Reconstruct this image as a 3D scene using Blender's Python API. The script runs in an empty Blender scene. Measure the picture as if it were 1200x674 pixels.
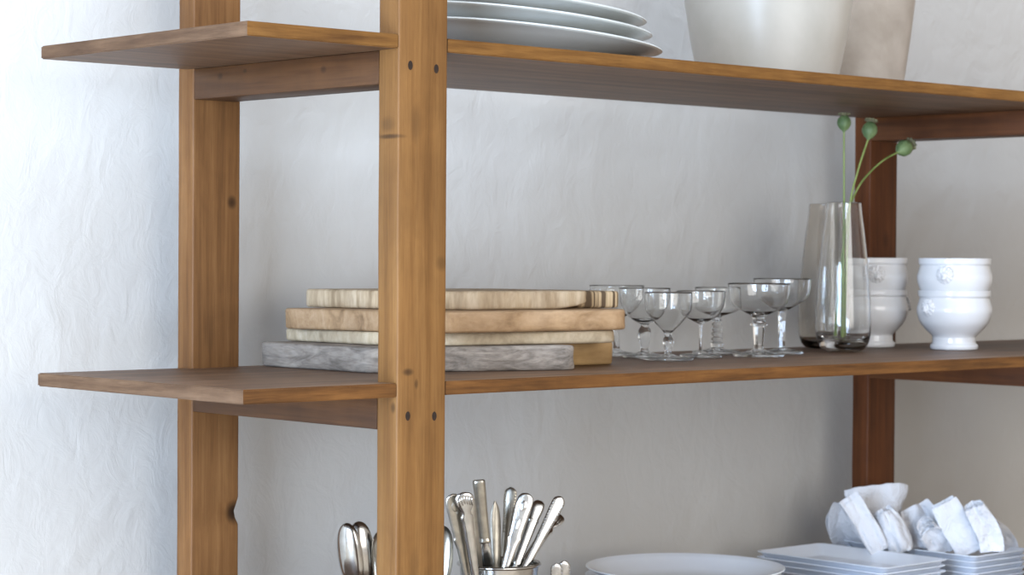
import bpy, bmesh, math, random
from mathutils import Vector, Matrix, noise
PI = math.pi
R = math.radians
scene = bpy.context.scene
COL = scene.collection

# ------------------------------------------------------------------ camera
CAM = Vector((-1.8494, -2.25907, 0.1656))
YAW, PITCH, ROLL, FPX = R(47.8), R(-0.8052), R(0.3632), 2650.76
D = Vector((math.cos(YAW)*math.cos(PITCH), math.sin(YAW)*math.cos(PITCH), math.sin(PITCH)))
RT = D.cross(Vector((0, 0, 1))).normalized()
UP = RT.cross(D)
RT, UP = math.cos(ROLL)*RT + math.sin(ROLL)*UP, -math.sin(ROLL)*RT + math.cos(ROLL)*UP
cd = bpy.data.cameras.new('camera')
cd.sensor_width = 36.0
cd.lens = FPX*36/1200
cd.clip_start = 0.05
cam = bpy.data.objects.new('camera', cd)
COL.objects.link(cam)
rot = Matrix((RT, UP, -D)).transposed()
cam.matrix_world = Matrix.Translation(CAM) @ rot.to_4x4()
scene.camera = cam
cd.dof.use_dof = True
cd.dof.focus_distance = 3.0
cd.dof.aperture_fstop = 9.0

def at(px, py, Y):
    """point of the place seen at a photo pixel, in the depth plane y = Y"""
    v = D + RT*((px-600)/FPX) - UP*((py-337)/FPX)
    return CAM + v*((Y-CAM.y)/v.y)

# ------------------------------------------------------------------ materials
def lin(c):
    r = []
    for v in c:
        v /= 255.0
        r.append(v/12.92 if v <= 0.04045 else ((v+0.055)/1.055)**2.4)
    return (r[0], r[1], r[2], 1.0)

class NT:
    def __init__(s, name):
        s.m = bpy.data.materials.new(name)
        s.m.use_nodes = True
        s.t = s.m.node_tree
        s.b = s.t.nodes['Principled BSDF']
    def n(s, kind, **kw):
        x = s.t.nodes.new(kind)
        for k, v in kw.items():
            if k in x.inputs.keys() if isinstance(k, str) else False:
                x.inputs[k].default_value = v
            else:
                setattr(x, k, v)
        return x
    def l(s, a, b):
        s.t.links.new(a, b)
    def ramp(s, fac, stops):
        x = s.t.nodes.new('ShaderNodeValToRGB')
        e = x.color_ramp.elements
        while len(e) < len(stops):
            e.new(0.5)
        for i, (p, c) in enumerate(stops):
            e[i].position = p
            e[i].color = c
        s.l(fac, x.inputs[0])
        return x.outputs[0]
    def coords(s, scale=(1, 1, 1), loc=(0, 0, 0)):
        c = s.n('ShaderNodeTexCoord')
        m = s.n('ShaderNodeMapping')
        m.inputs['Scale'].default_value = scale
        m.inputs['Location'].default_value = loc
        s.l(c.outputs['Object'], m.inputs['Vector'])
        return m.outputs[0], c.outputs['Object']
    def noise(s, vec, scale, detail=4, rough=0.55, dist=0.0):
        x = s.n('ShaderNodeTexNoise')
        x.inputs['Scale'].default_value = scale
        x.inputs['Detail'].default_value = detail
        x.inputs['Roughness'].default_value = rough
        x.inputs['Distortion'].default_value = dist
        s.l(vec, x.inputs['Vector'])
        return x.outputs['Fac']
    def mix(s, fac, a, b, mode='MIX'):
        x = s.n('ShaderNodeMix', data_type='RGBA', blend_type=mode)
        for sock, v in ((x.inputs[0], fac), (x.inputs[6], a), (x.inputs[7], b)):
            if hasattr(v, 'is_linked'):
                s.l(v, sock)
            else:
                sock.default_value = v
        return x.outputs[2]
    def bump(s, h, strength, dist=0.002, prev=None):
        x = s.n('ShaderNodeBump')
        x.inputs['Strength'].default_value = strength
        x.inputs['Distance'].default_value = dist
        s.l(h, x.inputs['Height'])
        if prev:
            s.l(prev, x.inputs['Normal'])
        return x.outputs[0]

def wood(name, dark, mid, light, axis='z', rough=0.5, knots=(), seed=0.0, fine=1.0, across=38, along=1.6, spec=0.35, scale=None, dist=0.4):
    k = NT(name)
    sc = {'x': (along, across, across), 'y': (across, along, across), 'z': (across, across, along)}[axis]
    sc = scale or sc
    v, raw = k.coords(sc, (seed, seed*1.7, seed*0.6))
    g = k.noise(v, 1.0, 5, 0.6, dist)
    colr = k.ramp(g, [(0.28, lin(dark)), (0.5, lin(mid)), (0.74, lin(light))])
    sc2 = tuple(a*5 for a in sc)
    v2, _ = k.coords(sc2, (seed*3, 1, seed))
    g2 = k.noise(v2, 1.0, 3, 0.6)
    streak = k.ramp(g2, [(0.3, (0.70, 0.66, 0.62, 1)), (0.55, (1, 1, 1, 1))])
    colr = k.mix(0.75*fine, colr, streak, 'MULTIPLY')
    v3, _ = k.coords((11, 11, 7), (seed*2, 0, seed))
    g3 = k.noise(v3, 1.0, 4, 0.6, 0.5)
    blot = k.ramp(g3, [(0.32, (0.76, 0.72, 0.68, 1)), (0.68, (1.12, 1.10, 1.06, 1))])
    colr = k.mix(0.8, colr, blot, 'MULTIPLY')
    for (p, r, st) in knots:                       # real knots: dark elliptical eyes in the wood
        sub = k.n('ShaderNodeVectorMath', operation='SUBTRACT')
        k.l(raw, sub.inputs[0]); sub.inputs[1].default_value = p
        mul = k.n('ShaderNodeVectorMath', operation='MULTIPLY')
        k.l(sub.outputs[0], mul.inputs[0]); mul.inputs[1].default_value = (1/r[0], 1/r[1], 1/r[2])
        ln = k.n('ShaderNodeVectorMath', operation='LENGTH')
        k.l(mul.outputs[0], ln.inputs[0])
        f = k.ramp(ln.outputs['Value'], [(0.0, (st, st, st, 1)), (0.45, (st*.8, st*.8, st*.8, 1)), (1.0, (0, 0, 0, 1))])
        colr = k.mix(f, colr, lin((34, 20, 10)))
    k.l(colr, k.b.inputs['Base Color'])
    k.b.inputs['Roughness'].default_value = rough
    k.b.inputs['Specular IOR Level'].default_value = spec
    k.l(k.bump(g2, 0.25, 0.001, k.bump(g, 0.2, 0.001)), k.b.inputs['Normal'])
    return k.m

def plaster():
    k = NT('plaster')
    v, raw = k.coords((1, 1, 1))
    a = k.noise(v, 2.2, 4, 0.6)
    colr = k.ramp(a, [(0.3, lin((184, 180, 174))), (0.7, lin((193, 190, 184)))])
    v2, _ = k.coords((24, 24, 17))
    b = k.noise(v2, 1.0, 5, 0.6, 1.2)
    v3, _ = k.coords((90, 90, 60))
    c = k.noise(v3, 1.0, 3, 0.6)
    v4, _ = k.coords((5, 5, 4))
    d = k.noise(v4, 1.0, 3, 0.5, 0.8)
    n1 = k.bump(d, 0.42, 0.014)
    n2 = k.bump(b, 0.36, 0.005, n1)
    n3 = k.bump(c, 0.18, 0.0012, n2)
    k.l(n3, k.b.inputs['Normal'])
    k.l(colr, k.b.inputs['Base Color'])
    k.b.inputs['Roughness'].default_value = 0.85
    k.b.inputs['Specular IOR Level'].default_value = 0.2
    return k.m

def glaze(name, c1, c2, rough=0.12, scale=20, coat=0.0, bump=0.05, spec=0.5):
    k = NT(name)
    v, _ = k.coords((1, 1, 1))
    a = k.noise(v, scale, 4, 0.6, 0.3)
    k.l(k.ramp(a, [(0.35, lin(c1)), (0.65, lin(c2))]), k.b.inputs['Base Color'])
    k.b.inputs['Roughness'].default_value = rough
    k.b.inputs['Specular IOR Level'].default_value = spec
    k.b.inputs['Coat Weight'].default_value = coat
    k.l(k.bump(a, bump, 0.001), k.b.inputs['Normal'])
    return k.m

def glass(name, c=(255, 255, 255), rough=0.0, ior=1.5):
    k = NT(name)
    v, _ = k.coords((6, 6, 3))
    a = k.noise(v, 1.0, 1)
    k.b.inputs['Base Color'].default_value = lin(c)
    k.b.inputs['Transmission Weight'].default_value = 1.0
    k.b.inputs['Roughness'].default_value = rough
    k.b.inputs['IOR'].default_value = ior
    k.l(k.bump(a, 0.02, 0.001), k.b.inputs['Normal'])
    return k.m

def metal(name, c=(205, 203, 198), rough=0.18):
    k = NT(name)
    v, _ = k.coords((60, 60, 60))
    a = k.noise(v, 1.0, 4, 0.6)
    k.l(k.ramp(a, [(0.3, lin(tuple(x*0.86 for x in c))), (0.65, lin(c))]), k.b.inputs['Base Color'])
    k.b.inputs['Metallic'].default_value = 1.0
    k.b.inputs['Roughness'].default_value = rough
    k.l(k.bump(a, 0.08, 0.0008), k.b.inputs['Normal'])
    return k.m

def cloth():
    k = NT('linen')
    v, _ = k.coords((900, 900, 900))
    a = k.noise(v, 1.0, 2)
    k.b.inputs['Base Color'].default_value = lin((218, 219, 223))
    v2, _ = k.coords((38, 38, 38))
    b = k.noise(v2, 1.0, 4, 0.6, 1.2)
    k.l(k.bump(a, 0.25, 0.0008, k.bump(b, 0.8, 0.008)), k.b.inputs['Normal'])
    k.b.inputs['Roughness'].default_value = 0.9
    k.b.inputs['Sheen Weight'].default_value = 0.2
    k.b.inputs['Specular IOR Level'].default_value = 0.1
    return k.m

MAT = {}
MAT['wall'] = plaster()
MAT['floor'] = wood('floor_wood', (160, 148, 132), (186, 174, 158), (204, 194, 180), 'x', 0.55, across=9)
MAT['linen'] = cloth()
MAT['white'] = glaze('white_porcelain', (227, 228, 230), (231, 232, 234), 0.10, 12, 0.3, 0.02)
MAT['plate'] = glaze('white_porcelain_sky_tint', (234, 240, 250), (238, 244, 252), 0.10, 12, 0.3, 0.02)  # white porcelain; blue sky reflection is put into the base colour
MAT['platter'] = glaze('off_white_porcelain', (182, 184, 180), (188, 190, 186), 0.22, 10, 0.0, 0.03)
MAT['pot'] = glaze('cream_earthenware', (168, 164, 154), (181, 177, 168), 0.32, 7, 0.0, 0.08)
MAT['vessel'] = glaze('taupe_earthenware', (158, 147, 134), (184, 174, 162), 0.5, 9, 0.0, 0.1)
MAT['glass'] = glass('clear_glass', (252, 253, 253))
MAT['smoke'] = glass('smoky_glass', (234, 230, 224))
MAT['silver'] = metal('polished_silver')
MAT['silver_old'] = metal('tarnished_silver', (178, 172, 160), 0.28)
MAT['hole'] = wood('plug_wood', (28, 18, 10), (40, 26, 14), (58, 38, 22), 'y', 0.8)
k = NT('stem_green')
v, _ = k.coords((40, 40, 8)); a = k.noise(v, 1.0, 3)
k.l(k.ramp(a, [(0.3, lin((104, 126, 62))), (0.7, lin((150, 166, 96)))]), k.b.inputs['Base Color'])
k.b.inputs['Roughness'].default_value = 0.5
MAT['stem'] = k.m
k = NT('pod_green')
v, _ = k.coords((30, 30, 14)); a = k.noise(v, 2.0, 4)
k.l(k.ramp(a, [(0.3, lin((70, 98, 60))), (0.7, lin((122, 142, 94)))]), k.b.inputs['Base Color'])
k.b.inputs['Roughness'].default_value = 0.55
MAT['pod'] = k.m
k = NT('crown_brown')
v, _ = k.coords((90, 90, 90)); a = k.noise(v, 1.0, 3)
k.l(k.ramp(a, [(0.3, lin((88, 84, 62))), (0.7, lin((132, 132, 100)))]), k.b.inputs['Base Color'])
k.b.inputs['Roughness'].default_value = 0.8
MAT['crown'] = k.m

# ------------------------------------------------------------------ mesh helpers
def link(name, bm, mats, parent=None, smooth=40, loc=None):
    bmesh.ops.recalc_face_normals(bm, faces=bm.faces)
    me = bpy.data.meshes.new(name)
    bm.to_mesh(me)
    bm.free()
    for m in (mats if isinstance(mats, (list, tuple)) else [mats]):
        me.materials.append(m)
    if smooth:
        for p in me.polygons:
            p.use_smooth = True
        me.set_sharp_from_angle(angle=R(smooth))
    o = bpy.data.objects.new(name, me)
    COL.objects.link(o)
    if parent:
        o.parent = parent
    if loc:
        o.location = loc
    return o

def thing(name, label, cat, loc, rotz=0.0, group=None):
    o = bpy.data.objects.new(name, None)
    o.empty_display_size = 0.02
    COL.objects.link(o)
    o.location = loc
    o.rotation_euler = (0, 0, rotz)
    o['label'] = label
    o['category'] = cat
    if group:
        o['group'] = group
    return o

def tag(o, label, cat, group=None):
    o['label'] = label
    o['category'] = cat
    if group:
        o['group'] = group
    return o

def structure(o):
    o['kind'] = 'structure'
    return o

def dup(root, loc, label, rotz=None, group=None):
    r = root.copy()
    COL.objects.link(r)
    r.location = loc
    if rotz is not None:
        r.rotation_euler = (0, 0, rotz)
    r['label'] = label
    if group:
        r['group'] = group
    for ch in list(root.children):
        c = ch.copy(); COL.objects.link(c); c.parent = r
        for g in list(ch.children):
            d = g.copy(); COL.objects.link(d); d.parent = c
    return r

def rings_to_bm(bm, rings, cap0=True, cap1=True, closed_loop=False):
    vs = [[bm.verts.new(p) for p in ring] for ring in rings]
    n = len(vs[0])
    m = len(vs)
    for i in range(m if closed_loop else m-1):
        a, b = vs[i], vs[(i+1) % m]
        for j in range(n):
            q = [a[j], a[(j+1) % n], b[(j+1) % n], b[j]]
            bm.faces.new(q)
    if not closed_loop:
        if cap0: bm.faces.new(vs[0][::-1])
        if cap1: bm.faces.new(vs[-1])
    return vs

def lathe(prof, seg=64, bm=None, sx=1, sy=1, warp=None):
    """profile of (r, z) from an axis point to an axis point"""
    bm = bm or bmesh.new()
    prev = None
    for (r, z) in prof:
        if r <= 1e-6:
            cur = [bm.verts.new((0, 0, z))]
        else:
            cur = []
            for j in range(seg):
                t = 2*PI*j/seg
                x, y = r*math.cos(t)*sx, r*math.sin(t)*sy
                cur.append(bm.verts.new((x, y, z + (warp(x, y) if warp else 0))))
        if prev is not None:
            if len(prev) == 1 and len(cur) > 1:
                for j in range(seg): bm.faces.new((prev[0], cur[(j+1) % seg], cur[j]))
            elif len(cur) == 1 and len(prev) > 1:
                for j in range(seg): bm.faces.new((prev[j], prev[(j+1) % seg], cur[0]))
            elif len(cur) > 1:
                for j in range(seg): bm.faces.new((prev[j], prev[(j+1) % seg], cur[(j+1) % seg], cur[j]))
        prev = cur
    return bm

def curve_pts(pts, n=6):
    """Catmull-Rom through 2-D/3-D points"""
    P = [Vector(p) for p in pts]
    out = []
    for i in range(len(P)-1):
        a, b, c, d = P[max(i-1, 0)], P[i], P[i+1], P[min(i+2, len(P)-1)]
        for j in range(n):
            t = j/n
            out.append(0.5*((2*b) + (c-a)*t + (2*a-5*b+4*c-d)*t*t + (3*b-a-3*c+d)*t**3))
    out.append(P[-1])
    return out

def spl(pts, n=5):
    return [(max(p[0], 0.0), p[1]) for p in curve_pts([(a, b, 0) for a, b in pts], n)]

def box_bm(x0, x1, y0, y1, z0, z1, bev=0.0015, bm=None, seg=2):
    bm = bm or bmesh.new()
    v = [bm.verts.new(p) for p in ((x0, y0, z0), (x1, y0, z0), (x1, y1, z0), (x0, y1, z0), (x0, y0, z1), (x1, y0, z1), (x1, y1, z1), (x0, y1, z1))]
    fs = [bm.faces.new([v[i] for i in q]) for q in ((3, 2, 1, 0), (4, 5, 6, 7), (0, 1, 5, 4), (1, 2, 6, 5), (2, 3, 7, 6), (3, 0, 4, 7))]
    if bev:
        es = list({e for f in fs for e in f.edges})
        bmesh.ops.bevel(bm, geom=es, offset=bev, segments=seg, affect='EDGES', profile=0.5)
    return bm

def roundrect(hx, hy, r, n=5):
    out = []
    for cx, cy, a0 in ((hx-r, hy-r, 0), (-hx+r, hy-r, 90), (-hx+r, -hy+r, 180), (hx-r, -hy+r, 270)):
        for i in range(n+1):
            t = R(a0 + 90*i/n)
            out.append((cx + r*math.cos(t), cy + r*math.sin(t)))
    return out

def tube(pts, rad, seg=10, bm=None):
    bm = bm or bmesh.new()
    rings = []
    P = [Vector(p) for p in pts]
    for i, p in enumerate(P):
        t = (P[min(i+1, len(P)-1)] - P[max(i-1, 0)]).normalized()
        a = t.cross(Vector((0.31, 0.95, 0.05))).normalized()
        b = t.cross(a)
        rr = rad(i/(len(P)-1)) if callable(rad) else rad
        rings.append([p + a*rr*math.cos(2*PI*j/seg) + b*rr*math.sin(2*PI*j/seg) for j in range(seg)])
    rings_to_bm(bm, rings)
    return bm

def ball(bm, c, s, seg=14, rot=None):
    m = Matrix.Translation(c) @ (rot.to_4x4() if rot else Matrix.Identity(4)) @ Matrix.Diagonal((s[0], s[1], s[2], 1))
    bmesh.ops.create_uvsphere(bm, u_segments=seg, v_segments=max(8, seg//2+2), radius=1.0, matrix=m)

# ------------------------------------------------------------------ the room
FLOOR = -0.97
WALL = 0.60
structure(link('wall_back', box_bm(-4.0, 5.0, WALL, WALL+0.16, FLOOR-0.1, 2.0, 0), MAT['wall'], smooth=0))
structure(link('floor', box_bm(-4.0, 5.0, -4.5, WALL, FLOOR-0.1, FLOOR, 0), MAT['floor'], smooth=0))
structure(link('baseboard_back', box_bm(-4.0, 5.0, WALL-0.014, WALL, FLOOR, FLOOR+0.10, 0.003), MAT['wall']))

# ------------------------------------------------------------------ shelving unit
ZT, ZM, ZB = 0.45, 0.0, -0.47
T = 0.0182
PW, PD = 0.0828, 0.0419
YB0, YB1 = 0.4662, 0.505
XR = 1.537
YBK = 0.485
unit = thing('shelving_unit', 'brown stained timber open shelving unit standing against the plaster wall', 'shelving', (0, 0, FLOOR))
O = FLOOR    # root height: local z = world z - FLOOR

def post(x0, y0, y1, knots, seed, cols, dents=()):
    m = wood('post_wood_%d' % int(seed*10), *cols, 'z', 0.5, knots, seed, 0.75, 60, 2.2, 0.25)
    bm = bmesh.new()
    rings = []
    zs = [FLOOR, FLOOR+0.003] + [FLOOR + 0.003 + (0.85-FLOOR-0.006)*i/180 for i in range(1, 181)] + [0.85]
    cx, cy = x0+PW/2, (y0+y1)/2
    for z in zs:
        ins = 0.003 if z in (FLOOR, 0.85) else 0
        ring = []
        w = 0.0007*noise.noise(Vector((seed, 0, z*7)))
        for (x, y) in roundrect(PW/2-ins, (y1-y0)/2-ins, 0.0028, 3):
            X, Y = cx+x, cy+y
            for (dx, dy, dz, rz, depth) in dents:
                dd = math.hypot(X-dx, Y-dy)/0.02
                f = max(0, 1-((z-dz)/rz)**2)*max(0, 1-dd)
                X -= f*depth
                Y += f*depth*0.5
            ring.append((X + w*(1 if x > 0 else -0.6), Y + w, z-O))
        rings.append(ring)
    rings_to_bm(bm, rings)
    return link('post', bm, m, unit)

FRONT_C = ((104, 71, 36), (119, 83, 44), (131, 95, 54))
BACK_C = ((96, 64, 36), (119, 82, 47), (136, 98, 60))
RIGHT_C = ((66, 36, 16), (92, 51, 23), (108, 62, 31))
K = lambda x, y, z, a, b, c, s: ((x, y, z-O), (a, b, c), s)
p_fl = post(0, 0, PD, [K(0.018, 0, 0.014, .011, .02, .006, .75), K(0.032, 0, -0.002, .004, .02, .008, .6),
                       K(0.074, 0, 0.155, .012, .02, .012, .35), K(0, 0.018, 0.319, .02, .03, .004, .75), K(0, 0.022, 0.335, .02, .018, .012, .35),
                       K(0.0, 0.008, -0.032, .006, .006, .009, .6), K(0.03, 0, -0.24, .01, .02, .03, .25), K(0.03, 0, 0.335, .012, .02, .03, .3)], 1.3, FRONT_C)
p_bl = post(0, YB0, YB1, [K(0.068, YB0, 0.241, .010, .02, .012, .85), K(0.074, YB0, -0.213, .016, .03, .020, 1.0), K(0.03, YB0, 0.05, .012, .02, .03, .2)],
            2.9, BACK_C, [(PW, YB0, -0.213, 0.016, 0.006)])
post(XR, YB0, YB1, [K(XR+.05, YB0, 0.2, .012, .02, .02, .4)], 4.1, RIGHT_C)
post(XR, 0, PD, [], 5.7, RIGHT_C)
for (x, z) in ((0.019, 0.411), (0.063, 0.409), (0.018, -0.043), (0.063, -0.045), (0.019, -0.513), (0.063, -0.515)):
    bm = lathe([(0, 0), (0.0044, 0), (0.0048, 0.0004), (0.0048, 0.003), (0, 0.003)], 20, None, 0.8, 1.25)
    bmesh.ops.rotate(bm, verts=bm.verts, cent=(0, 0, 0), matrix=Matrix.Rotation(PI/2, 3, 'X'))
    h = link('screw_plug', bm, MAT['hole'], p_fl, loc=(x, 0.0026, z-O-0.0))

def shelf_board(z, xl, xr, seed, face, edge, zs):
    g = 0.0006
    s0 = 0.001
    pts = [(xl, s0), (0-g, s0), (0-g, PD+g), (PW+g, PD+g), (PW+g, s0), (XR-g, s0), (XR-g, PD+g), (XR+PW+g, PD+g), (XR+PW+g, s0), (xr, s0),
           (xr, YBK), (XR+PW+g, YBK), (XR+PW+g, YB0-g), (XR-g, YB0-g), (XR-g, YBK), (PW+g, YBK), (PW+g, YB0-g), (0-g, YB0-g), (0-g, YBK), (xl, YBK)]
    bm = bmesh.new()
    lo = [bm.verts.new((x, y, z-T-O)) for x, y in pts]
    hi = [bm.verts.new((x, y, z-O)) for x, y in pts]
    bm.faces.new(lo[::-1]); bm.faces.new(hi)
    n = len(pts)
    for i in range(n):
        bm.faces.new((lo[i], lo[(i+1) % n], hi[(i+1) % n], hi[i]))
    bmesh.ops.bevel(bm, geom=[e for e in bm.edges if abs(e.verts[0].co.z - e.verts[1].co.z) < 1e-5], offset=0.0014, segments=2, affect='EDGES')
    bm.normal_update()
    for f in bm.faces:
        if abs(f.normal.y) > 0.6: f.material_index = 1
        elif f.normal.x < -0.6: f.material_index = 2
    return link('shelf_board', bm, [face, edge, zs], unit, smooth=30)

face_m = wood('shelf_face_wood', (76, 53, 36), (106, 79, 57), (126, 98, 74), 'x', 0.5, (), 7.1, 1.0, 34, 1.6, 0.35)
edge_m = wood('shelf_edge_wood', (92, 60, 26), (118, 81, 38), (134, 97, 52), 'x', 0.5, (), 8.3, 1.0, 70, 5, 0.25)
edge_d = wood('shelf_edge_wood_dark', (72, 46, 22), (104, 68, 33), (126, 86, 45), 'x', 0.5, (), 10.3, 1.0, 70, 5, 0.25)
end_m = wood('shelf_end_wood', (80, 57, 40), (99, 75, 55), (114, 89, 68), 'y', 0.55, (), 9.1, 1.0, 70, 6, 0.25)
XE = 2.35
shelf_board(ZT, -0.2378, XE, 1, face_m, edge_m, end_m)
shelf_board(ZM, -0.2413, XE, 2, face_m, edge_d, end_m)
shelf_board(ZB, -0.2400, XE, 3, face_m, edge_m, end_m)
beam_l = wood('crossbeam_wood', (64, 39, 19), (82, 52, 26), (98, 66, 36), 'y', 0.5,
              [((0, 0.40, ZT-T-0.014-O), (.02, .008, .006), .7), ((0, 0.34, ZT-T-0.010-O), (.02, .006, .004), .7), ((0, 0.16, ZT-T-0.018-O), (.02, .008, .006), .6)], 3.3)
beam_r = wood('crossbeam_wood_dark', (66, 36, 16), (96, 56, 27), (114, 70, 36), 'y', 0.5, (), 6.3)
for x, m in ((0, beam_l), (XR, beam_r)):
    for z in (ZT, ZM, ZB):
        link('crossbeam', box_bm(x+0.0004, x+0.0727, PD+0.0003, YB0-0.0003, z-T-0.0441-O, z-T-0.0002-O, 0.0018), m, unit, smooth=30)

# ------------------------------------------------------------------ cutting boards
def board(name, poly, z0, z1, mat, label, parent_loc=None, lift=None, seed=0, rough=0.0012):
    P = [Vector((x, y, 0)) for x, y in poly]
    cx, cy = sum(p.x for p in P)/len(P), sum(p.y for p in P)/len(P)
    # densify and soften the outline
    pts = []
    n = len(P)
    for i in range(n):
        a, b = P[i], P[(i+1) % n]
        L = (b-a).length
        m = max(2, int(L/0.006))
        for j in range(m):
            pts.append(a.lerp(b, j/m))
    for _ in range(4):
        pts = [(pts[i-1]+2*pts[i]+pts[(i+1) % len(pts)])/4 for i in range(len(pts))]
    h = z1-z0
    rings = []
    prof = ((0.004, 0.0), (0.0012, 0.0012), (0.0, 0.004), (0.0, h*0.5), (0.0, h-0.004), (0.0012, h-0.0012), (0.004, h))
    for (ins, z) in prof:
        ring = []
        for i, p in enumerate(pts):
            t = (pts[(i+1) % len(pts)] - pts[i-1]).normalized()
            nrm = Vector((t.y, -t.x, 0))
            w = rough*(noise.noise(Vector((p.x*30+seed, p.y*30, z*40))) + 0.6*noise.noise(Vector((p.x*90, p.y*90+seed, z*60))))
            zz = z
            if lift:
                zz = z + lift(p.x, p.y)*(1-z/h)
            zz += 0.0005*noise.noise(Vector((p.x*40, p.y*40, seed)))*(1 if 0 < z < h else 0)
            q = p - nrm*(ins) + nrm*w
            ring.append((q.x-cx, q.y-cy, zz))
        rings.append(ring)
    bm = bmesh.new()
    rings_to_bm(bm, rings)
    o = link(name, bm, mat, smooth=50, loc=(cx, cy, z0))
    return tag(o, label, 'cutting board', 'wooden boards stacked on the middle shelf')

grey_w = wood('weathered_grey_wood', (98, 92, 86), (142, 134, 126), (172, 164, 154), 'x', 0.8, (), 11.0, 0.9, scale=(18, 13, 62), dist=1.4)
pale_w = wood('pale_worn_wood', (128, 108, 82), (178, 158, 130), (206, 190, 166), 'x', 0.75, (), 12.0, 0.8, scale=(34, 60, 6))
tan_w = wood('tan_worn_wood', (118, 92, 66), (168, 138, 104), (194, 166, 134), 'x', 0.7, (), 13.0, 0.7, scale=(10, 34, 22), dist=1.0)
bleach_w = wood('bleached_wood', (140, 126, 104), (184, 168, 142), (208, 196, 174), 'x', 0.8, (), 14.0, 0.6, scale=(16, 40, 16))
blond_w = wood('blond_wood', (150, 118, 76), (180, 148, 102), (196, 166, 122), 'x', 0.7, (), 15.0, 0.5, 26, 3)
k = NT('striped_end_grain')
v, _ = k.coords((190, 8, 3)); a = k.noise(v, 1.0, 2, 0.5)
k.l(k.ramp(a, [(0.46, lin((92, 74, 54))), (0.56, lin((190, 166, 130))), (0.7, lin((206, 184, 150)))]), k.b.inputs['Base Color'])
k.b.inputs['Roughness'].default_value = 0.8
stripe_w = k.m
e = 0.0003
board('cutting_board', [(.119, .468), (.122, .215), (.150, .200), (.239, .178), (.415, .108), (.432, .118), (.442, .36), (.40, .455)], e, .0360, grey_w,
      'thick weathered grey wooden board at the bottom of the stack, sticking out furthest left', seed=1, rough=0.002)
board('cutting_board', [(.47, .212), (.588, .193), (.60, .40), (.48, .41)], e, .0355, blond_w,
      'blond wooden board flat on the shelf behind the grey one, nearest the coupe glasses', seed=2)
board('cutting_board', [(.170, .478), (.172, .270), (.200, .225), (.245, .187), (.492, .137), (.532, .141), (.553, .158), (.560, .40), (.45, .47)], .0366, .0552, bleach_w,
      'thin bleached wooden board with rounded right end, directly on the thick grey board', seed=3)
board('cutting_board', [(.140, .440), (.165, .330), (.200, .170), (.216, .152), (.530, .131), (.560, .142), (.575, .165), (.605, .38), (.45, .46)], .0558, .0862, tan_w,
      'tan wooden board second from the top of the stack, reaching furthest right', seed=4, rough=0.0018)
board('cutting_board', [(.198, .466), (.220, .330), (.262, .228), (.300, .206), (.508, .172), (.518, .185), (.526, .38), (.40, .46)], .0868, .1140, pale_w,
      'pale worn wooden board with tapered right end, topmost at the front of the stack',
      lift=lambda x, y: 0.009*max(0, min(1, (x-.44)/.07))**2, seed=5)
board('cutting_board', [(.533, .215), (.592, .190), (.604, .200), (.610, .36), (.536, .38)], .0868, .1125, stripe_w,
      'short wooden board end with dark and light stripes behind the topmost pale board', seed=6, rough=0.0008)

# ------------------------------------------------------------------ coupe glasses
def coupe(px_loc, prof_bowl, prof_stem, prof_foot, label, facet=0):
    t = thing('coupe_glass', label, 'glass', (px_loc[0], px_loc[1], ZM+0.0003), 0, 'vintage coupe glasses on the middle shelf')
    link('bowl', lathe(prof_bowl, 72), MAT['glass'], t, smooth=60)
    seg = facet or 48
    link('stem', lathe(prof_stem, seg), MAT['glass'], t, smooth=20 if facet else 60)
    link('foot', lathe(prof_foot, 64), MAT['glass'], t, smooth=60)
    return t

def bowl_shell(outer, th=0.0013, inner_bottom=0.006):
    """outer: (r,z) from axis at the bottom to the rim; returns closed shell profile"""
    o = spl(outer, 5)
    rim_r, rim_z = o[-1]
    inner = []
    for (r, z) in reversed(o[:-1]):
        if z > outer[0][1] + inner_bottom:
            inner.append((max(r-th, 0), z+0.0004))
    inner = [q for q in inner if q[0] > 0.002]
    return o + [(rim_r-th*0.3, rim_z+0.0006), (rim_r-th, rim_z)] + inner + [(0, inner[-1][1]-0.0012)]

def foot_prof(r, h=0.010, rs=0.008):
    return [(0, 0.0012), (r*0.55, 0.0006), (r*0.95, 0), (r*0.99, 0.0008), (r, 0.0024), (r*0.985, 0.0038), (r*0.75, 0.0054), (r*0.5, h*0.68), (r*0.32, h*0.85), (rs, h+0.001), (0, h+0.001)]

# wide coupe with a collar and a fluted column stem
coupe((0.987, 0.256), bowl_shell([(0, .060), (.010, .0615), (.0120, .067), (.022, .0725), (.034, .0785), (.043, .0850), (.0485, .094), (.0512, .106), (.0525, .1215)], .0013, .014),
      [(0, .009), (.0092, .009), (.0080, .0125), (.0080, .022), (.0095, .042), (.0098, .0505), (.0148, .0515), (.0150, .0545), (.0110, .0565), (.0105, .059), (.0088, .062), (0, .062)],
      foot_prof(.0436, .012, .0088), 'wide coupe glass with collared fluted stem, at the front right of the row', 10)
# tall coupe behind it, plain panelled stem
coupe((1.107, 0.310), bowl_shell([(0, .071), (.006, .0725), (.018, .079), (.036, .090), (.045, .098), (.0485, .112), (.0497, .1285)], .0012, .008),
      [(0, .008), (.0072, .008), (.0060, .014), (.0057, .040), (.0066, .066), (.0060, .0735), (0, .0735)],
      foot_prof(.0385, .010, .0075), 'tall coupe glass with plain panelled stem, rightmost next to the glass vases', 6)
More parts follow.
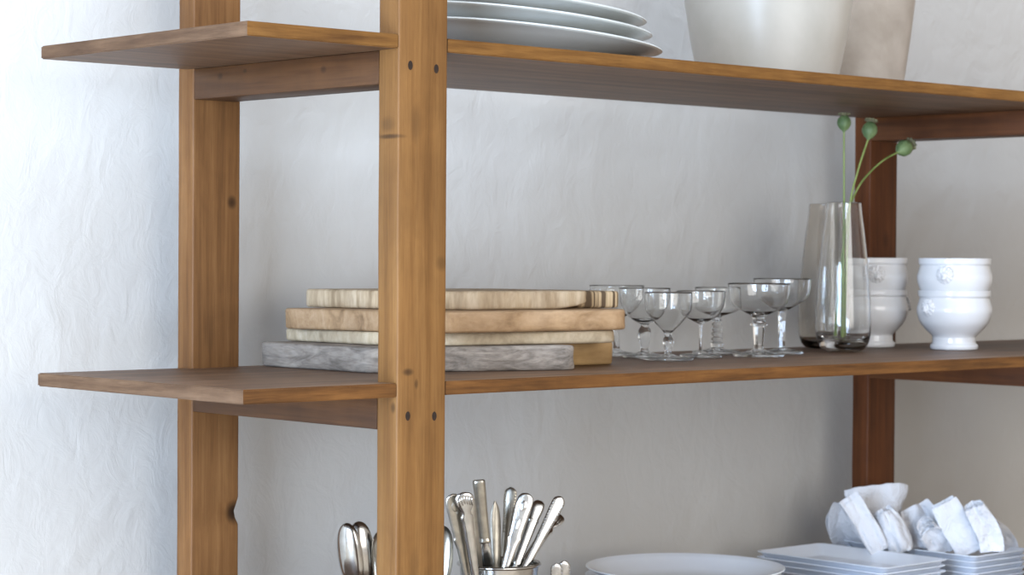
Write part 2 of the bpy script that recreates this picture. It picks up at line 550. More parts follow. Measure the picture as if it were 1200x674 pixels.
# V-shaped coupe at the front left
coupe((0.760, 0.247), bowl_shell([(0, .036), (.0052, .0372), (.0085, .046), (.021, .0590), (.0350, .0765), (.0375, .083), (.0382, .096), (.0383, .108)], .0013, .010),
      [(0, .007), (.0080, .007), (.0056, .010), (.0054, .016), (.0074, .022), (.0092, .028), (.0078, .034), (.0054, .0385), (0, .0385)],
      foot_prof(.0412, .009, .008), 'coupe glass with conical bowl and short knobbed stem, front left by the boards')
# bulb-stemmed coupe beside the boards
coupe((0.796, 0.335), bowl_shell([(0, .0545), (.0075, .0555), (.020, .062), (.030, .071), (.0385, .086), (.0415, .100), (.0425, .1135)], .0013, .008),
      [(0, .008), (.0078, .008), (.0062, .014), (.0070, .020), (.0098, .028), (.0112, .037), (.0098, .046), (.0062, .0515), (.0080, .0565), (0, .0565)],
      foot_prof(.0370, .010, .008), 'coupe glass with round bulb in its stem, just right of the board ends')
# coupe half behind the boards
coupe((0.810, 0.414), bowl_shell([(0, .060), (.006, .061), (.018, .067), (.033, .079), (.043, .094), (.0455, .106), (.0458, .1165)], .0012, .008),
      [(0, .008), (.0070, .008), (.0052, .016), (.0050, .044), (.0062, .055), (.006, .062), (0, .062)],
      foot_prof(.0375, .010, .007), 'coupe glass mostly hidden behind the stacked boards, only rim and foot showing')
# thin-stemmed coupe
coupe((0.882, 0.290), bowl_shell([(0, .054), (.0030, .0548), (.012, .059), (.026, .067), (.0365, .081), (.0400, .096), (.0402, .109)], .0012, .008),
      [(0, .007), (.0052, .007), (.0030, .012), (.0024, .020), (.0022, .045), (.0030, .0555), (0, .0555)],
      foot_prof(.0365, .009, .005), 'coupe glass with very thin straight stem, middle of the row')
# ringed-stem coupe
coupe((1.014, 0.375), bowl_shell([(0, .063), (.0085, .064), (.028, .0700), (.0385, .0760), (.0392, .082), (.0388, .096), (.0386, .113)], .0012, .007),
      [(0, .008), (.0105, .008), (.0110, .0185), (.0060, .0205), (.0100, .0235), (.0100, .0265), (.0058, .0290), (.0100, .0320), (.0100, .0350), (.0058, .0375), (.0098, .0405), (.0098, .0435), (.0056, .0460), (.0092, .0490), (.0092, .0515), (.0054, .0540), (.0084, .0565), (.0060, .0600), (.0085, .065), (0, .065)],
      foot_prof(.0420, .010, .0105), 'coupe glass with stacked rings along its stem, behind the thin stemmed one')

# ------------------------------------------------------------------ glass vases and poppies
def vase(loc, label, mat, base):
    o = spl([(0, .0005), (.020, .0004), (.036, .004), (.0455, .018), (.0490, .042), (.0482, .080), (.0440, .140), (.0375, .200), (.0318, .243), (.0300, .2615)], 6)
    i = spl([(.0280, .2615), (.0298, .243), (.0354, .200), (.0420, .140), (.0462, .080), (.0469, .042), (.0428, .018+base*.3), (.033, .005+base*.8), (.018, base), (0, base-0.0005)], 6)
    bm = lathe(o + [(.0293, .2628), (.0280, .2628)] + i, 72)
    ob = link('glass_vase', bm, mat, smooth=70, loc=loc)
    return tag(ob, label, 'vase', 'tapered glass vases on the middle shelf')
vase((1.259, 0.300, ZM+.0002), 'clear tapered glass vase holding the three poppy stems', MAT['glass'], .020)
vase((1.331, 0.402, ZM+.0002), 'empty smoky tapered glass vase standing behind the poppy vase', MAT['smoke'], .007)

def poppy(path, pod_dir, s, label):
    p = [Vector(q) for q in path]
    base = p[0]
    t = thing('poppy_stem', label, 'flower', base, 0, 'dried poppy stems in the glass vase')
    loc = [q-base for q in curve_pts(p, 8)]
    link('stem', tube(loc, lambda u: 0.0030-0.0013*min(1, u*1.6), 10), MAT['stem'], t)
    d = Vector(pod_dir).normalized()
    rotm = Vector((0, 0, 1)).rotation_difference(d).to_matrix()
    bm = lathe([(0, -0.002), (.0022*s, -0.001), (.003*s, .001), (.0065*s, .0035), (.0098*s, .009), (.0106*s, .0135), (.0094*s, .019), (.0064*s, .0226), (.0046*s, .0242), (0, .0246)], 32)
    for v in bm.verts: v.co.z *= 1.15*s/1.15
    for v in bm.verts:                                   # shallow ribs down the capsule
        a = math.atan2(v.co.y, v.co.x)
        r = math.hypot(v.co.x, v.co.y)
        f = 1 + 0.035*math.cos(9*a)*(r/.011)
        v.co.x *= f; v.co.y *= f
    bmesh.ops.rotate(bm, verts=bm.verts, cent=(0, 0, 0), matrix=rotm)
    pod = link('seed_pod', bm, MAT['pod'], t, loc=loc[-1])
    bm = lathe([(0, .0238), (.0052*s, .0240), (.0086*s, .0262), (.0084*s, .0282), (.0044*s, .0276), (0, .0288)], 36)
    for v in bm.verts: v.co.z *= 1.15*s/1.15
    for v in bm.verts:
        a = math.atan2(v.co.y, v.co.x)
        f = 1 + 0.12*math.cos(9*a)
        v.co.x *= f; v.co.y *= f
    bmesh.ops.rotate(bm, verts=bm.verts, cent=(0, 0, 0), matrix=rotm)
    link('crown', bm, MAT['crown'], pod)
    return t
poppy([(1.246, .291, .0235), (1.248, .292, .10), (1.254, .296, .25), (1.2555, .298, .32), (1.257, .300, .388)], (0.01, 0, 1), 1.15,
      'upright green poppy seed pod on the straight stem, leftmost of the three')
poppy([(1.268, .304, .0235), (1.268, .303, .10), (1.274, .300, .25), (1.294, .300, .315), (1.324, .300, .377)], (0.25, 0, 1), 1.29,
      'green poppy seed pod on the slightly leaning stem, middle of the three')
poppy([(1.257, .316, .0235), (1.262, .314, .10), (1.274, .305, .235), (1.2815, .3035, .262), (1.310, .302, .301), (1.360, .300, .337), (1.409, .300, .357)], (0.9, -0.05, 0.42), 1.40,
      'green poppy seed pod on the stem bending far right, rightmost of the three')

# ------------------------------------------------------------------ lion-head bowls
def lion_bm():
    bm = bmesh.new()          # faces +y... local: out = +z, up = +y
    for i in range(12):
        a = 2*PI*i/12
        ball(bm, (0.0112*math.cos(a), 0.0118*math.sin(a)+0.001, 0.0005), (0.0050, 0.0050, 0.0042), 12)
    for i in range(9):
        a = 2*PI*(i+.5)/9
        ball(bm, (0.0085*math.cos(a), 0.0088*math.sin(a)+0.001, 0.0028), (0.0046, 0.0046, 0.0034), 12)
    ball(bm, (0, 0.000, 0.0030), (0.0082, 0.0098, 0.0062), 16)
    ball(bm, (0, -0.0036, 0.0082), (0.0044, 0.0040, 0.0040), 12)
    ball(bm, (0, 0.0008, 0.0084), (0.0019, 0.0052, 0.0026), 10)
    ball(bm, (0, -0.0014, 0.0112), (0.0020, 0.0013, 0.0013), 10)
    for s in (-1, 1):
        ball(bm, (s*0.0040, 0.0034, 0.0078), (0.0026, 0.0014, 0.0016), 10)
        ball(bm, (s*0.0072, 0.0082, 0.0045), (0.0024, 0.0026, 0.0018), 10)
        ball(bm, (s*0.0022, -0.0046, 0.0106), (0.0022, 0.0018, 0.0018), 10)
    ball(bm, (0, -0.0078, 0.0064), (0.0028, 0.0018, 0.0022), 10)
    return bm
LION = None
def lion_bowl(loc, rotz, label):
    global LION
    t = thing('footed_bowl', label, 'bowl', loc, rotz, 'white lion head bowls on the middle shelf')
    o = spl([(0, .0015), (.030, .0005), (.0405, .0005), (.0428, .003), (.0430, .0085), (.0405, .0108), (.0390, .0130), (.0388, .0195), (.0385, .0225), (.0410, .0265),
             (.0505, .0355), (.0610, .0485), (.0665, .064), (.0672, .075), (.0640, .087), (.0622, .094), (.0645, .097), (.0650, .104), (.0652, .106)], 4)
    i = spl([(.0620, .106), (.0598, .094), (.0612, .086), (.0640, .074), (.0630, .064), (.056, .050), (.042, .037), (.026, .030), (0, .028)], 4)
    link('body', lathe(o + [(.0645, .1072), (.0630, .1072)] + i, 80), MAT['white'], t, smooth=50)
    for s in (0, 1):
        if LION is None:
            ob = link('lion_head', lion_bm(), MAT['white'], t, smooth=60)
            LION = ob.data
        else:
            ob = bpy.data.objects.new('lion_head', LION)
            COL.objects.link(ob)
            ob.parent = t
        a = PI*s
        out = Vector((math.cos(a), math.sin(a), -0.12)).normalized()
        side = Vector((-math.sin(a), math.cos(a), 0))
        upv = out.cross(side)
        ob.matrix_local = Matrix.Translation((0.0655*math.cos(a), 0.0655*math.sin(a), 0.076)) @ Matrix((side, upv, out)).transposed().to_4x4()
    return t
NEST = 0.0585
lion_bowl((1.501, .241, ZM+.0003), R(172), 'white footed bowl with lion head, lower one of the pair right of the post')
lion_bowl((1.501, .241, ZM+.0003+NEST), R(202), 'white footed bowl with lion head, upper one of the pair right of the post')
lion_bowl((1.468, .404, ZM+.0003), R(150), 'white footed bowl, lower one of the pair behind the glass vases')
lion_bowl((1.468, .404, ZM+.0003+NEST), R(226), 'white footed bowl with lion head, upper one of the pair behind the glass vases')

# ------------------------------------------------------------------ top shelf: platters, pots
def platter(loc, A, B, h, tx, ty, label, mat):
    def prof(s):
        return s
    bm = bmesh.new()
    base = [(0, .002), (.50, .0015), (.56, 0), (.60, 0), (.62, .003), (.74, .011), (.88, .024), (.965, h-.004), (.985, h-.0035), (1.0, h-.0015), (.998, h), (.985, h+.0012), (.955, h-.0005), (.86, .0245), (.72, .0125), (.60, .0068), (0, .006)]
    def warp(x, y):
        rr = math.hypot(x/A, y/B)
        f = max(0, min(1, (rr-.6)/.4))
        return (tx*x+ty*y)*f*f*(3-2*f)
    lathe([(r, z) for r, z in base], 96, bm, A, B, warp)
    o = link('oval_platter', bm, mat, smooth=60, loc=loc)
    return tag(o, label, 'platter', 'oval platters on the top shelf')
platter((.388, .170, ZT+.0003), .220, .160, .034, -.06, .04, 'large white oval platter at the bottom of the stack on the top shelf', MAT['platter'])
platter((.376, .172, ZT+.0225), .214, .155, .034, -.06, .04, 'white oval platter in the middle of the stack on the top shelf', MAT['platter'])
platter((.369, .175, ZT+.0430), .214, .152, .034, -.06, .04, 'white oval platter on top of the stack on the top shelf, cut by the frame', MAT['platter'])

pot = thing('ceramic_pot', 'big cream glazed tapered pot on the top shelf', 'pot', (.998, .250, ZT+.0003))
o = spl([(0, .002), (.100, .001), (.110, .000), (.1145, .003), (.120, .030), (.1300, .080), (.1395, .140), (.1485, .200), (.154, .240)], 5)
i = spl([(.150, .245), (.143, .200), (.133, .140), (.122, .080), (.112, .035), (.100, .012), (0, .010)], 5)
link('body', lathe(o+[(.1555, .246), (.153, .2485)]+i, 96), MAT['pot'], pot, smooth=50)
bm = bmesh.new()
rings = []
for j in range(96):
    t = 2*PI*j/96
    rings.append([((.1545+.005*math.cos(q))*math.cos(t), (.1545+.005*math.cos(q))*math.sin(t), .243+.005*math.sin(q)) for q in [2*PI*m/10 for m in range(10)]])
rings_to_bm(bm, rings, closed_loop=True)
link('rim', bm, MAT['pot'], pot, smooth=60)
vs = thing('stoneware_jar', 'taupe stoneware jar standing behind the cream pot on the top shelf', 'jar', (1.372, .360, ZT+.0003))
o = spl([(0, .002), (.066, .001), (.0745, .001), (.0765, .004), (.081, .040), (.0885, .095), (.0955, .150), (.101, .205), (.102, .250), (.092, .285), (.080, .300)], 5)
i = spl([(.076, .300), (.088, .282), (.097, .250), (.096, .205), (.090, .150), (.083, .095), (.075, .040), (.066, .012), (0, .010)], 5)
link('body', lathe(o+[(.0795, .3025), (.0770, .3025)]+i, 80), MAT['vessel'], vs, smooth=50)
bm = bmesh.new()
rings = []
for j in range(80):
    t = 2*PI*j/80
    rings.append([((.080+.004*math.cos(q))*math.cos(t), (.080+.004*math.cos(q))*math.sin(t), .301+.004*math.sin(q)) for q in [2*PI*m/10 for m in range(10)]])
rings_to_bm(bm, rings, closed_loop=True)
link('rim', bm, MAT['vessel'], vs, smooth=60)

# ------------------------------------------------------------------ bottom shelf: plates, dishes
PN = ['topmost', 'second', 'third', 'fourth', 'fifth', 'sixth', 'seventh', 'eighth', 'ninth', 'tenth']
def nth(i):
    return 'topmost' if i == 0 else '%s from the top' % PN[i]
first = None
NP, PP = 7, 0.0152
for q in range(NP):
    z = ZB + .0003 + q*PP
    lab = 'white round dinner plate, %s of the round stack on the bottom shelf' % nth(NP-1-q)
    if first is None:
        prof = [(0, .003), (.085, .003), (.088, 0), (.093, 0), (.096, .004), (.118, .0095), (.150, .0235), (.1625, .0300), (.1645, .0318), (.1640, .0332), (.1605, .0328), (.1480, .0270), (.116, .0128), (.095, .0078), (0, .0072)]
        first = link('dinner_plate', lathe(prof, 96), MAT['plate'], smooth=60, loc=(.872, .313, z))
        tag(first, lab, 'plate', 'round dinner plates on the bottom shelf')
    else:
        c = first.copy(); COL.objects.link(c); c.location = (.872 + .002*math.sin(q*2.1), .313 + .002*math.cos(q*1.7), z); c['label'] = lab

def rect_dish(hx, hy, h):
    bm = bmesh.new()
    prof = [(.030, .0015), (.026, 0), (.022, 0), (.018, .004), (.004, h-.002), (.0005, h-.0012), (0, h), (.0012, h+.0008), (.0045, h), (.022, .0065), (.030, .005)]
    rings = []
    for d, z in prof:
        rings.append([(x, y, z) for x, y in roundrect(hx-d, hy-d, max(.014-d*.3, .004), 5)])
    rings_to_bm(bm, rings)
    return bm
def dish_stack(n, pitch, hx, hy, h, cx, cy, name, cat, group, labf, jit):
    first = None
    for q in range(n):
        z = ZB + .0003 + q*pitch
        j = jit*math.sin(q*2.3)
        if first is None:
            first = link(name, rect_dish(hx, hy, h), MAT['plate'], smooth=50, loc=(cx, cy, z))
            tag(first, labf(nth(n-1)), cat, group)
        else:
            c = first.copy(); COL.objects.link(c); c.location = (cx+j, cy+jit*math.cos(q*1.9), z); c['label'] = labf(nth(n-1-q))
dish_stack(9, .0102, .091, .148, .024, 1.303, .315, 'rectangular_platter', 'platter', 'rectangular platters on the bottom shelf',
           lambda s: 'white rectangular platter, %s of the stack beside the round plates' % s, .0015)
dish_stack(9, .0103, .085, .152, .024, 1.535, .306, 'rectangular_dish', 'dish', 'rectangular dishes under the napkins',
           lambda s: 'white rectangular dish, %s of the stack under the napkins' % s, .001)

# ------------------------------------------------------------------ napkins
def napkin(spine, widths, side, label, seed, layers=5, pitch=.0052, curl=0.0, wave=.006):
    """a cloth folded to and fro in layers, laid along a bent spine"""
    rnd = random.Random(seed)
    P = curve_pts(spine, 8)
    base = P[0].copy()
    n = len(P)
    sd = Vector(side).normalized()
    nx = 15
    path = []                                    # (layer, x) along the folded cloth
    for k in range(layers):
        xs = [-1 + 2*j/(nx-1) for j in range(nx)]
        if k % 2: xs = xs[::-1]
        sc = 1 - 0.10*rnd.random()
        path += [(k, x*sc) for x in xs]
    ext = [rnd.uniform(-.007, .005) for _ in range(layers)]
    rise = [rnd.uniform(0.8, 1.25) for _ in range(layers)]
    bm = bmesh.new()
    grid = []
    W = [Vector((w, 0, 0)) for w in widths]
    Wc = curve_pts(W, 12)
    for i in range(n):
        u = i/(n-1)
        p = P[i]
        t = (P[min(i+1, n-1)]-P[max(i-1, 0)]).normalized()
        b = (sd - t*sd.dot(t)).normalized()
        c = t.cross(b)
        w = Wc[min(int(u*(len(Wc)-1)+.5), len(Wc)-1)].x
        row = []
        for (k, x) in path:
            y = (k-(layers-1)/2)*pitch*rise[k]*(0.75+0.5*u) * (1-0.35*abs(x)**6)
            y += curl*(x*x-.4)*w
            y += wave*(noise.noise(Vector((x*1.5+seed, u*2.4, seed*1.3))) + 0.55*noise.noise(Vector((x*4+seed, u*4.5, seed))))
            y += 0.0012*noise.noise(Vector((x*7, u*9, k*3.1+seed)))
            xx = x*w*(1+.10*noise.noise(Vector((k*1.7, u*3, seed))))
            row.append(bm.verts.new(p - base + b*xx + c*y + t*(ext[k]*(u**4) )))
        grid.append(row)
    m = len(path)
    for i in range(n-1):
        for j in range(m-1):
            bm.faces.new((grid[i][j], grid[i][j+1], grid[i+1][j+1], grid[i+1][j]))
    bm.normal_update()
    back = [[bm.verts.new(v.co + v.normal*.0016) for v in row] for row in grid]
    for i in range(n-1):
        for j in range(m-1):
            bm.faces.new((back[i][j], back[i+1][j], back[i+1][j+1], back[i][j+1]))
    for i in range(n-1):
        bm.faces.new((grid[i][0], grid[i+1][0], back[i+1][0], back[i][0]))
        bm.faces.new((grid[i+1][m-1], grid[i][m-1], back[i][m-1], back[i+1][m-1]))
    for j in range(m-1):
        bm.faces.new((grid[0][j+1], grid[0][j], back[0][j], back[0][j+1]))
        bm.faces.new((grid[n-1][j], grid[n-1][j+1], back[n-1][j+1], back[n-1][j]))
    o = link('napkin', bm, MAT['linen'], smooth=75, loc=base)
    return tag(o, label, 'napkin', 'white cloth napkins heaped on the dishes')
V = Vector
SD = tuple(RT)
def A(px, py, Y): return at(px, py, Y)
napkin([A(1046, 638, .372), A(1038, 618, .380), A(1029, 596, .392), A(1025, 574, .405)], [.022, .030, .048, .060], SD,
       'white napkin fanned to a broad flat top edge, tallest of the heap', 1.1, 6, .0062, .25, .012)
napkin([A(1004, 639, .452), A(990, 627, .456), A(982, 611, .461), A(985, 597, .466)], [.026, .026, .022, .014], SD,
       'white napkin with smooth rounded end, leftmost in the heap', 2.3, 4, .0060, -.5, .004)
napkin([A(1030, 645, .325), A(1022, 630, .330), A(1010, 610, .345), A(994, 585, .365)], [.016, .019, .020, .020], SD,
       'narrow white napkin slanting up against the tallest napkin, at the left of the heap', 5.2, 6, .0046, -.2, .005)
napkin([A(1056, 644, .300), A(1052, 632, .302), A(1045, 616, .312), A(1034, 598, .328)], [.020, .024, .024, .018], SD,
       'white napkin twisted into folds in front of the tallest one', 12.4, 6, .0050, .5, .010)
napkin([A(1078, 643, .298), A(1078, 628, .303), A(1077, 612, .313), A(1070, 598, .326)], [.030, .034, .034, .028], SD,
       'crumpled white napkin low in the middle of the heap', 3.7, 5, .0064, -.35, .012)
napkin([A(1110, 645, .254), A(1104, 635, .256), A(1095, 624, .258), A(1083, 615, .264)], [.024, .026, .024, .018], SD,
       'small white napkin rolled low in front of the middle of the heap', 4.9, 5, .0048, -.5, .007)
napkin([A(1137, 648, .206), A(1130, 632, .212), A(1117, 612, .224), A(1105, 590, .238)], [.026, .027, .026, .024], SD,
       'white napkin folded to a strip with flat cut top, standing right of the middle', 6.4, 6, .0044, -.15, .006)
napkin([A(1161, 646, .170), A(1160, 632, .170), A(1152, 612, .174), A(1141, 593, .178)], [.022, .023, .022, .018], SD,
       'white napkin strip with curved right edge, second from the right of the heap', 7.7, 5, .0042, -.3, .006)
napkin([A(1181, 644, .200), A(1178, 636, .200), A(1169, 624, .205), A(1158, 612, .210)], [.018, .019, .018, .014], SD,
       'small folded white napkin, rightmost in the heap', 8.8, 4, .0046, -.3, .005)

# ------------------------------------------------------------------ cutlery
def cup(loc, r, h, label, mat, name, bead=True):
    t = thing(name, label, 'container', loc, 0, 'silver cutlery cups on the bottom shelf')
    o = spl([(0, .002), (r*.72, .001), (r*.80, 0), (r*.84, .003), (r*.86, .010), (r*.90, h*.4), (r*.96, h*.8), (r, h)], 5)
    i = spl([(r-.003, h), (r*.96-.003, h*.8), (r*.90-.003, h*.4), (r*.84-.003, .012), (r*.7, .006), (0, .005)], 5)
    link('body', lathe(o+i, 72), mat, t, smooth=50)
    bm = bmesh.new()
    rings = []
    for j in range(72):
        a = 2*PI*j/72
        rings.append([((r+.0015+.0026*math.cos(q))*math.cos(a), (r+.0015+.0026*math.cos(q))*math.sin(a), h-.001+.0026*math.sin(q)) for q in [2*PI*m/10 for m in range(10)]])
    rings_to_bm(bm, rings, closed_loop=True)
    link('rim', bm, mat, t, smooth=60)
    return t
CUP = (.430, .280)
cup((CUP[0], CUP[1], ZB+.0003), .060, .171, 'silver cup crowded with knives and forks, right of the front post', MAT['silver'], 'cutlery_cup')
cup((.262, .300, ZB+.0003), .056, .130, 'silver cup of spoons hidden behind the front post', MAT['silver'], 'cutlery_cup')

def loft(secs, seg=20, sq=1.0):
    """secs: (z, half width x, half thickness y, y offset)"""
    bm = bmesh.new()
    rings = []
    for s in secs:
        z, hw, ht = s[:3]
        oy = s[3] if len(s) > 3 else 0
        ring = []
        for j in range(seg):
            a = 2*PI*j/seg
            ca, sa = math.cos(a), math.sin(a)
            ring.append((math.copysign(abs(ca)**sq, ca)*hw, math.copysign(abs(sa)**sq, sa)*ht + oy, z))
        rings.append(ring)
    rings_to_bm(bm, rings)
    return bm

def smooth_secs(secs, n=4):
    a = curve_pts([(s[1], s[2], s[0]) for s in secs], n)
    return [(p.z, max(p.x, .0004), max(p.y, .0003)) for p in a]

HANDLES = {
    'fiddle': [(0, .0030, .0016), (.02, .0046, .0022), (.055, .0060, .0024), (.070, .0066, .0022), (.080, .0084, .0020), (.084, .0088, .0020), (.090, .0080, .0020), (.120, .0096, .0020), (.136, .0104, .0020), (.146, .0094, .0020), (.1515, .0058, .0018), (.1535, .001, .0008)],
    'shell':  [(0, .0032, .0017), (.03, .0050, .0024), (.08, .0066, .0026), (.105, .0070, .0024), (.114, .0082, .0024), (.119, .0066, .0024), (.124, .0064, .0026), (.130, .0090, .0028), (.138, .0116, .0030), (.146, .0114, .0028), (.151, .0080, .0022), (.1535, .002, .001)],
    'plain':  [(0, .0030, .0017), (.03, .0050, .0024), (.09, .0064, .0024), (.125, .0080, .0022), (.143, .0084, .0020), (.150, .0060, .0018), (.1535, .001, .001)],
    'point':  [(0, .0034, .0018), (.05, .0056, .0022), (.11, .0070, .0022), (.13, .0066, .0020), (.145, .0042, .0018), (.1535, .0006, .0008)],
    'hollow': [(0, .0080, .0056), (.003, .0088, .0060), (.008, .0074, .0050), (.012, .0078, .0052), (.06, .0086, .0056), (.088, .0094, .0060), (.094, .0094, .0060), (.0965, .0086, .0054)],
    'pistol': [(0, .0074, .0052), (.004, .0078, .0054), (.008, .0066, .0048), (.05, .0078, .0052), (.068, .0086, .0056), (.070, .0094, .0060), (.073, .0094, .0060), (.075, .0086, .0056), (.092, .0104, .0058), (.100, .0088, .0048), (.104, .0040, .002)],
}
def add_relief(bm, style):
    if style == 'shell':
        for i in range(-3, 4):
            ball(bm, (i*.0030, .0026, .142-abs(i)*.0012), (.0014, .0012, .0065), 8)
    if style == 'fiddle':
        ball(bm, (0, .0014, .134), (.0045, .0012, .009), 10)
        ball(bm, (0, .0014, .105), (.0022, .0008, .014), 10)
    if style == 'plain':
        for i in range(14):
            for s in (-1, 1):
                z = .085+i*.0045
                w = .0042+.0026*min(1, max(0, (z-.09)/.045))
                ball(bm, (s*w, .0014, z), (.0013, .0012, .0016), 8)
def cutlery(kind, style, top, foot, roll, label, mat, group, L=None):
    top, foot = V(top), V(foot)
    d = (top-foot).normalized()
    L = L or {'knife': .200, 'fork': .195, 'spoon': .205}[kind]
    base = top - d*L
    t = thing('table_'+kind if kind != 'spoon' else 'table_spoon', label, kind, base, 0, group)
    view = (CAM-top).normalized()
    yv = (view - d*view.dot(d)).normalized()
    xv = yv.cross(d)
    m = Matrix((xv, yv, d)).transposed() @ Matrix.Rotation(roll, 3, 'Z')
    t.rotation_mode = 'QUATERNION'
    t.rotation_quaternion = m.to_quaternion()
    if kind == 'knife':
        bm = loft(smooth_secs(HANDLES[style], 3), 24, .7)
        h0 = L-HANDLES[style][-1][0]
        bmesh.ops.translate(bm, verts=bm.verts, vec=(0, 0, h0))
        link('handle', bm, mat, t, smooth=50)
        bm = loft([(0.0, .0006, .0004), (.006, .005, .0006), (.02, .0078, .0008), (h0-.01, .0070, .0010), (h0-.003, .0050, .0020), (h0+.003, .0045, .0025)], 16)
        link('blade', bm, MAT['silver'], t, smooth=40)
    elif kind == 'fork':
        h0 = L-.1535
        bm = loft(smooth_secs(HANDLES[style], 4), 24)
        add_relief(bm, style)
        bmesh.ops.translate(bm, verts=bm.verts, vec=(0, 0, h0))
        bmesh.ops.scale(bm, verts=bm.verts, vec=(1.2, 1.15, 1))
        link('handle', bm, mat, t, smooth=50)
        bm = loft(smooth_secs([(h0+.004, .003, .0016), (h0-.004, .0072, .0012), (h0-.012, .0100, .0010), (h0-.018, .0105, .0010), (h0-.019, .0100, .0009)], 3), 20)
        for i in range(4):
            x = (i-1.5)*.0058
            box_bm(x-.0015, x+.0015, -.0009, .0009, .001, h0-.016, .0006, bm, 1)
        link('tines', bm, mat, t, smooth=40)
    else:
        h0 = 0.0
        bm = loft(smooth_secs([(0, .001, .0008), (.004, .007, .0014), (.02, .0075, .0014), (.06, .0042, .0016), (.10, .0030, .0018), (L-.088, .0034, .0022), (L-.078, .0042, .0018)], 4), 20)
        link('handle', bm, mat, t, smooth=50)
        bm = bmesh.new()
        n, q = 28, 14
        outer, inner = [], []
        Lb, Wb, dp = .092, .0198, .0120
        for side_, sgn, off in (('o', 1, 0), ('i', 1, .0011)):
            rings = []
            for i in range(q+1):
                u = i/q                                    # 0 rim .. 1 bottom of bowl
                r = math.cos(u*PI/2)
                dz = -dp*math.sin(u*PI/2)*1.0 + (off if side_ == 'i' else 0)
                ring = []
                for j in range(n):
                    a = 2*PI*j/n
                    cz, cx_ = math.cos(a), math.sin(a)
                    wid = Wb*(1+.05*(-cz))*(1+.22*cz*cz)                  # egg shape, wider towards the stem
                    rr = max(r, .02)
                    ring.append((cx_*wid*rr, dz, L-Lb/2 + cz*Lb/2*rr))
                rings.append(ring)
            if side_ == 'o': outer = rings
            else: inner = rings
        rings_to_bm(bm, outer[::-1] + inner, True, True)
        link('bowl', bm, mat, t, smooth=60)
    return t
G1 = 'knives and forks in the silver cup'
S, SO = MAT['silver'], MAT['silver_old']
def rimpt(px, Y, py=668): return at(px, py, Y)
cutlery('fork', 'fiddle', at(530, 579, .262), rimpt(546, .262), .2, 'silver fork handle nearest the front post, partly behind it', SO, G1)
cutlery('fork', 'shell', at(543, 577, .240), rimpt(556, .245), .1, 'silver fork with ornate shell shaped handle end, left of the flat topped knife', S, G1)
cutlery('knife', 'hollow', at(561, 563, .275), rimpt(572, .278), .0, 'silver knife with straight flat topped hollow handle, tallest in the cup', SO, G1)
cutlery('fork', 'point', at(580, 587, .318), rimpt(582, .312), .3, 'slim dark silver handle with pointed end, just right of the flat topped knife', SO, G1)
cutlery('fork', 'plain', at(599, 571, .330), rimpt(590, .322), -.2, 'silver handle with dark rounded end, behind the middle of the bunch', SO, G1)
cutlery('fork', 'fiddle', at(618, 578, .235), rimpt(592, .246), .0, 'broad fiddle handled silver fork leaning right in the middle of the bunch', S, G1, .175)
cutlery('knife', 'pistol', at(633, 587, .268), rimpt(603, .272), .1, 'silver knife with banded rounded handle leaning right', S, G1)
cutlery('fork', 'plain', at(658, 582, .240), rimpt(614, .258), .15, 'long beaded silver handle leaning furthest right out of the cup', S, G1, .175)
cutlery('fork', 'shell', at(655, 602, .320), rimpt(608, .300), -.3, 'silver handle with scalloped end, low at the right behind the longest one', S, G1, .168)
cutlery('fork', 'plain', at(552, 584, .320), rimpt(562, .316), .4, 'dark narrow silver handle behind the shell ended fork', SO, G1)
cutlery('knife', 'pistol', at(611, 592, .300), rimpt(594, .298), -.3, 'silver knife handle half hidden between the leaning handles', SO, G1)
cutlery('knife', 'hollow', at(533, 600, .305), rimpt(552, .300), .2, 'silver knife handle low at the left of the bunch, beside the post', S, G1)
G2 = 'spoons in the hidden silver cup'
cutlery('spoon', '', at(406, 613, .285), at(428, 790, .290), PI-.55, 'silver spoon seen edge on, leftmost beside the front post', S, G2)
cutlery('spoon', '', at(420, 611, .325), at(436, 790, .320), PI+.2, 'silver spoon with its rounded back turned outward, left of the front post', S, G2)
cutlery('spoon', '', at(447, 620, .30), at(462, 790, .300), .5, 'silver spoon mostly hidden by the left edge of the front post', S, G2)
cutlery('spoon', '', at(519, 616, .300), at(503, 790, .300), .3, 'silver spoon showing just right of the front post', SO, G2)

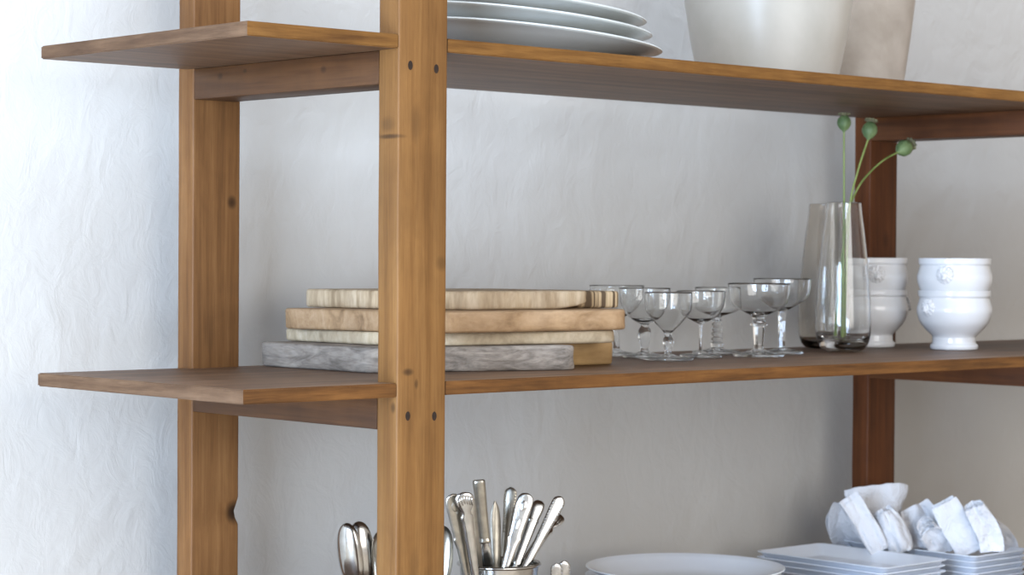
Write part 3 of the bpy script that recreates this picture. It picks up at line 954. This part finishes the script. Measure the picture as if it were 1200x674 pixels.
gt = thing('glass_tumbler', 'small clear glass holding two dessert forks, left of the round plates', 'glass', (.585, .300, ZB+.0003))
o = [(0, .001), (.026, 0), (.029, .002), (.030, .010), (.033, .100), (.0335, .104), (.0325, .1045), (.0318, .100), (.0285, .012), (0, .010)]
link('body', lathe(o, 56), MAT['glass'], gt, smooth=50)
for (px, py, Y, lab) in ((652, 660, .305, 'short silver handle poking up left of the round plates, left one'), (661, 657, .312, 'short silver handle poking up left of the round plates, right one')):
    tp = at(px, py, Y)
    cutlery('fork', 'plain', tp, tp + V((.004, 0, -.15)), .2, lab, S, 'dessert forks in the small glass')

# ------------------------------------------------------------------ light
def area(name, loc, target, sx, sy, watts, c):
    l = bpy.data.lights.new(name, 'AREA')
    l.shape = 'RECTANGLE'
    l.size, l.size_y = sx, sy
    l.energy = watts
    l.color = c
    o = bpy.data.objects.new(name, l)
    COL.objects.link(o)
    o.location = loc
    o.rotation_euler = (V(target)-V(loc)).to_track_quat('-Z', 'Y').to_euler()
    return o
area('window_daylight_left', (-2.8, -1.05, -0.2), (-0.1, 0.45, -0.25), 1.6, 2.4, 232, (0.58, 0.75, 1.0))
area('window_daylight_behind', (-0.4, -3.6, 0.60), (0.9, 0.5, 0.0), 2.4, 2.0, 62, (1.0, 0.97, 0.93))
area('skylight', (0.5, -0.6, 3.2), (0.6, 0.5, 0.4), 3.6, 2.4, 158, (0.66, 0.80, 1.0))
w = bpy.data.worlds.new('world')
scene.world = w
w.use_nodes = True
nt = w.node_tree
bg = nt.nodes['Background']
tc = nt.nodes.new('ShaderNodeTexCoord')
sep = nt.nodes.new('ShaderNodeSeparateXYZ')
nt.links.new(tc.outputs['Generated'], sep.inputs[0])
rp = nt.nodes.new('ShaderNodeValToRGB')
rp.color_ramp.elements[0].position = 0.0
rp.color_ramp.elements[0].color = (0.92, 0.97, 1.05, 1)
rp.color_ramp.elements[1].position = 1.0
rp.color_ramp.elements[1].color = (0.50, 0.42, 0.34, 1)
mr = nt.nodes.new('ShaderNodeMapRange')
mr.inputs[1].default_value = -1; mr.inputs[2].default_value = 1
nt.links.new(sep.outputs[0], mr.inputs[0])
nt.links.new(mr.outputs[0], rp.inputs[0])
nt.links.new(rp.outputs[0], bg.inputs[0])
bg.inputs[1].default_value = 0.88

scene.view_settings.view_transform = 'Standard'
scene.view_settings.look = 'None'
scene.view_settings.exposure = 0.2
scene.view_settings.gamma = 1.0
scene.view_settings.use_curve_mapping = False
scene.cycles.use_denoising = True
scene.cycles.max_bounces = 14
scene.cycles.transmission_bounces = 12
scene.cycles.transparent_max_bounces = 12
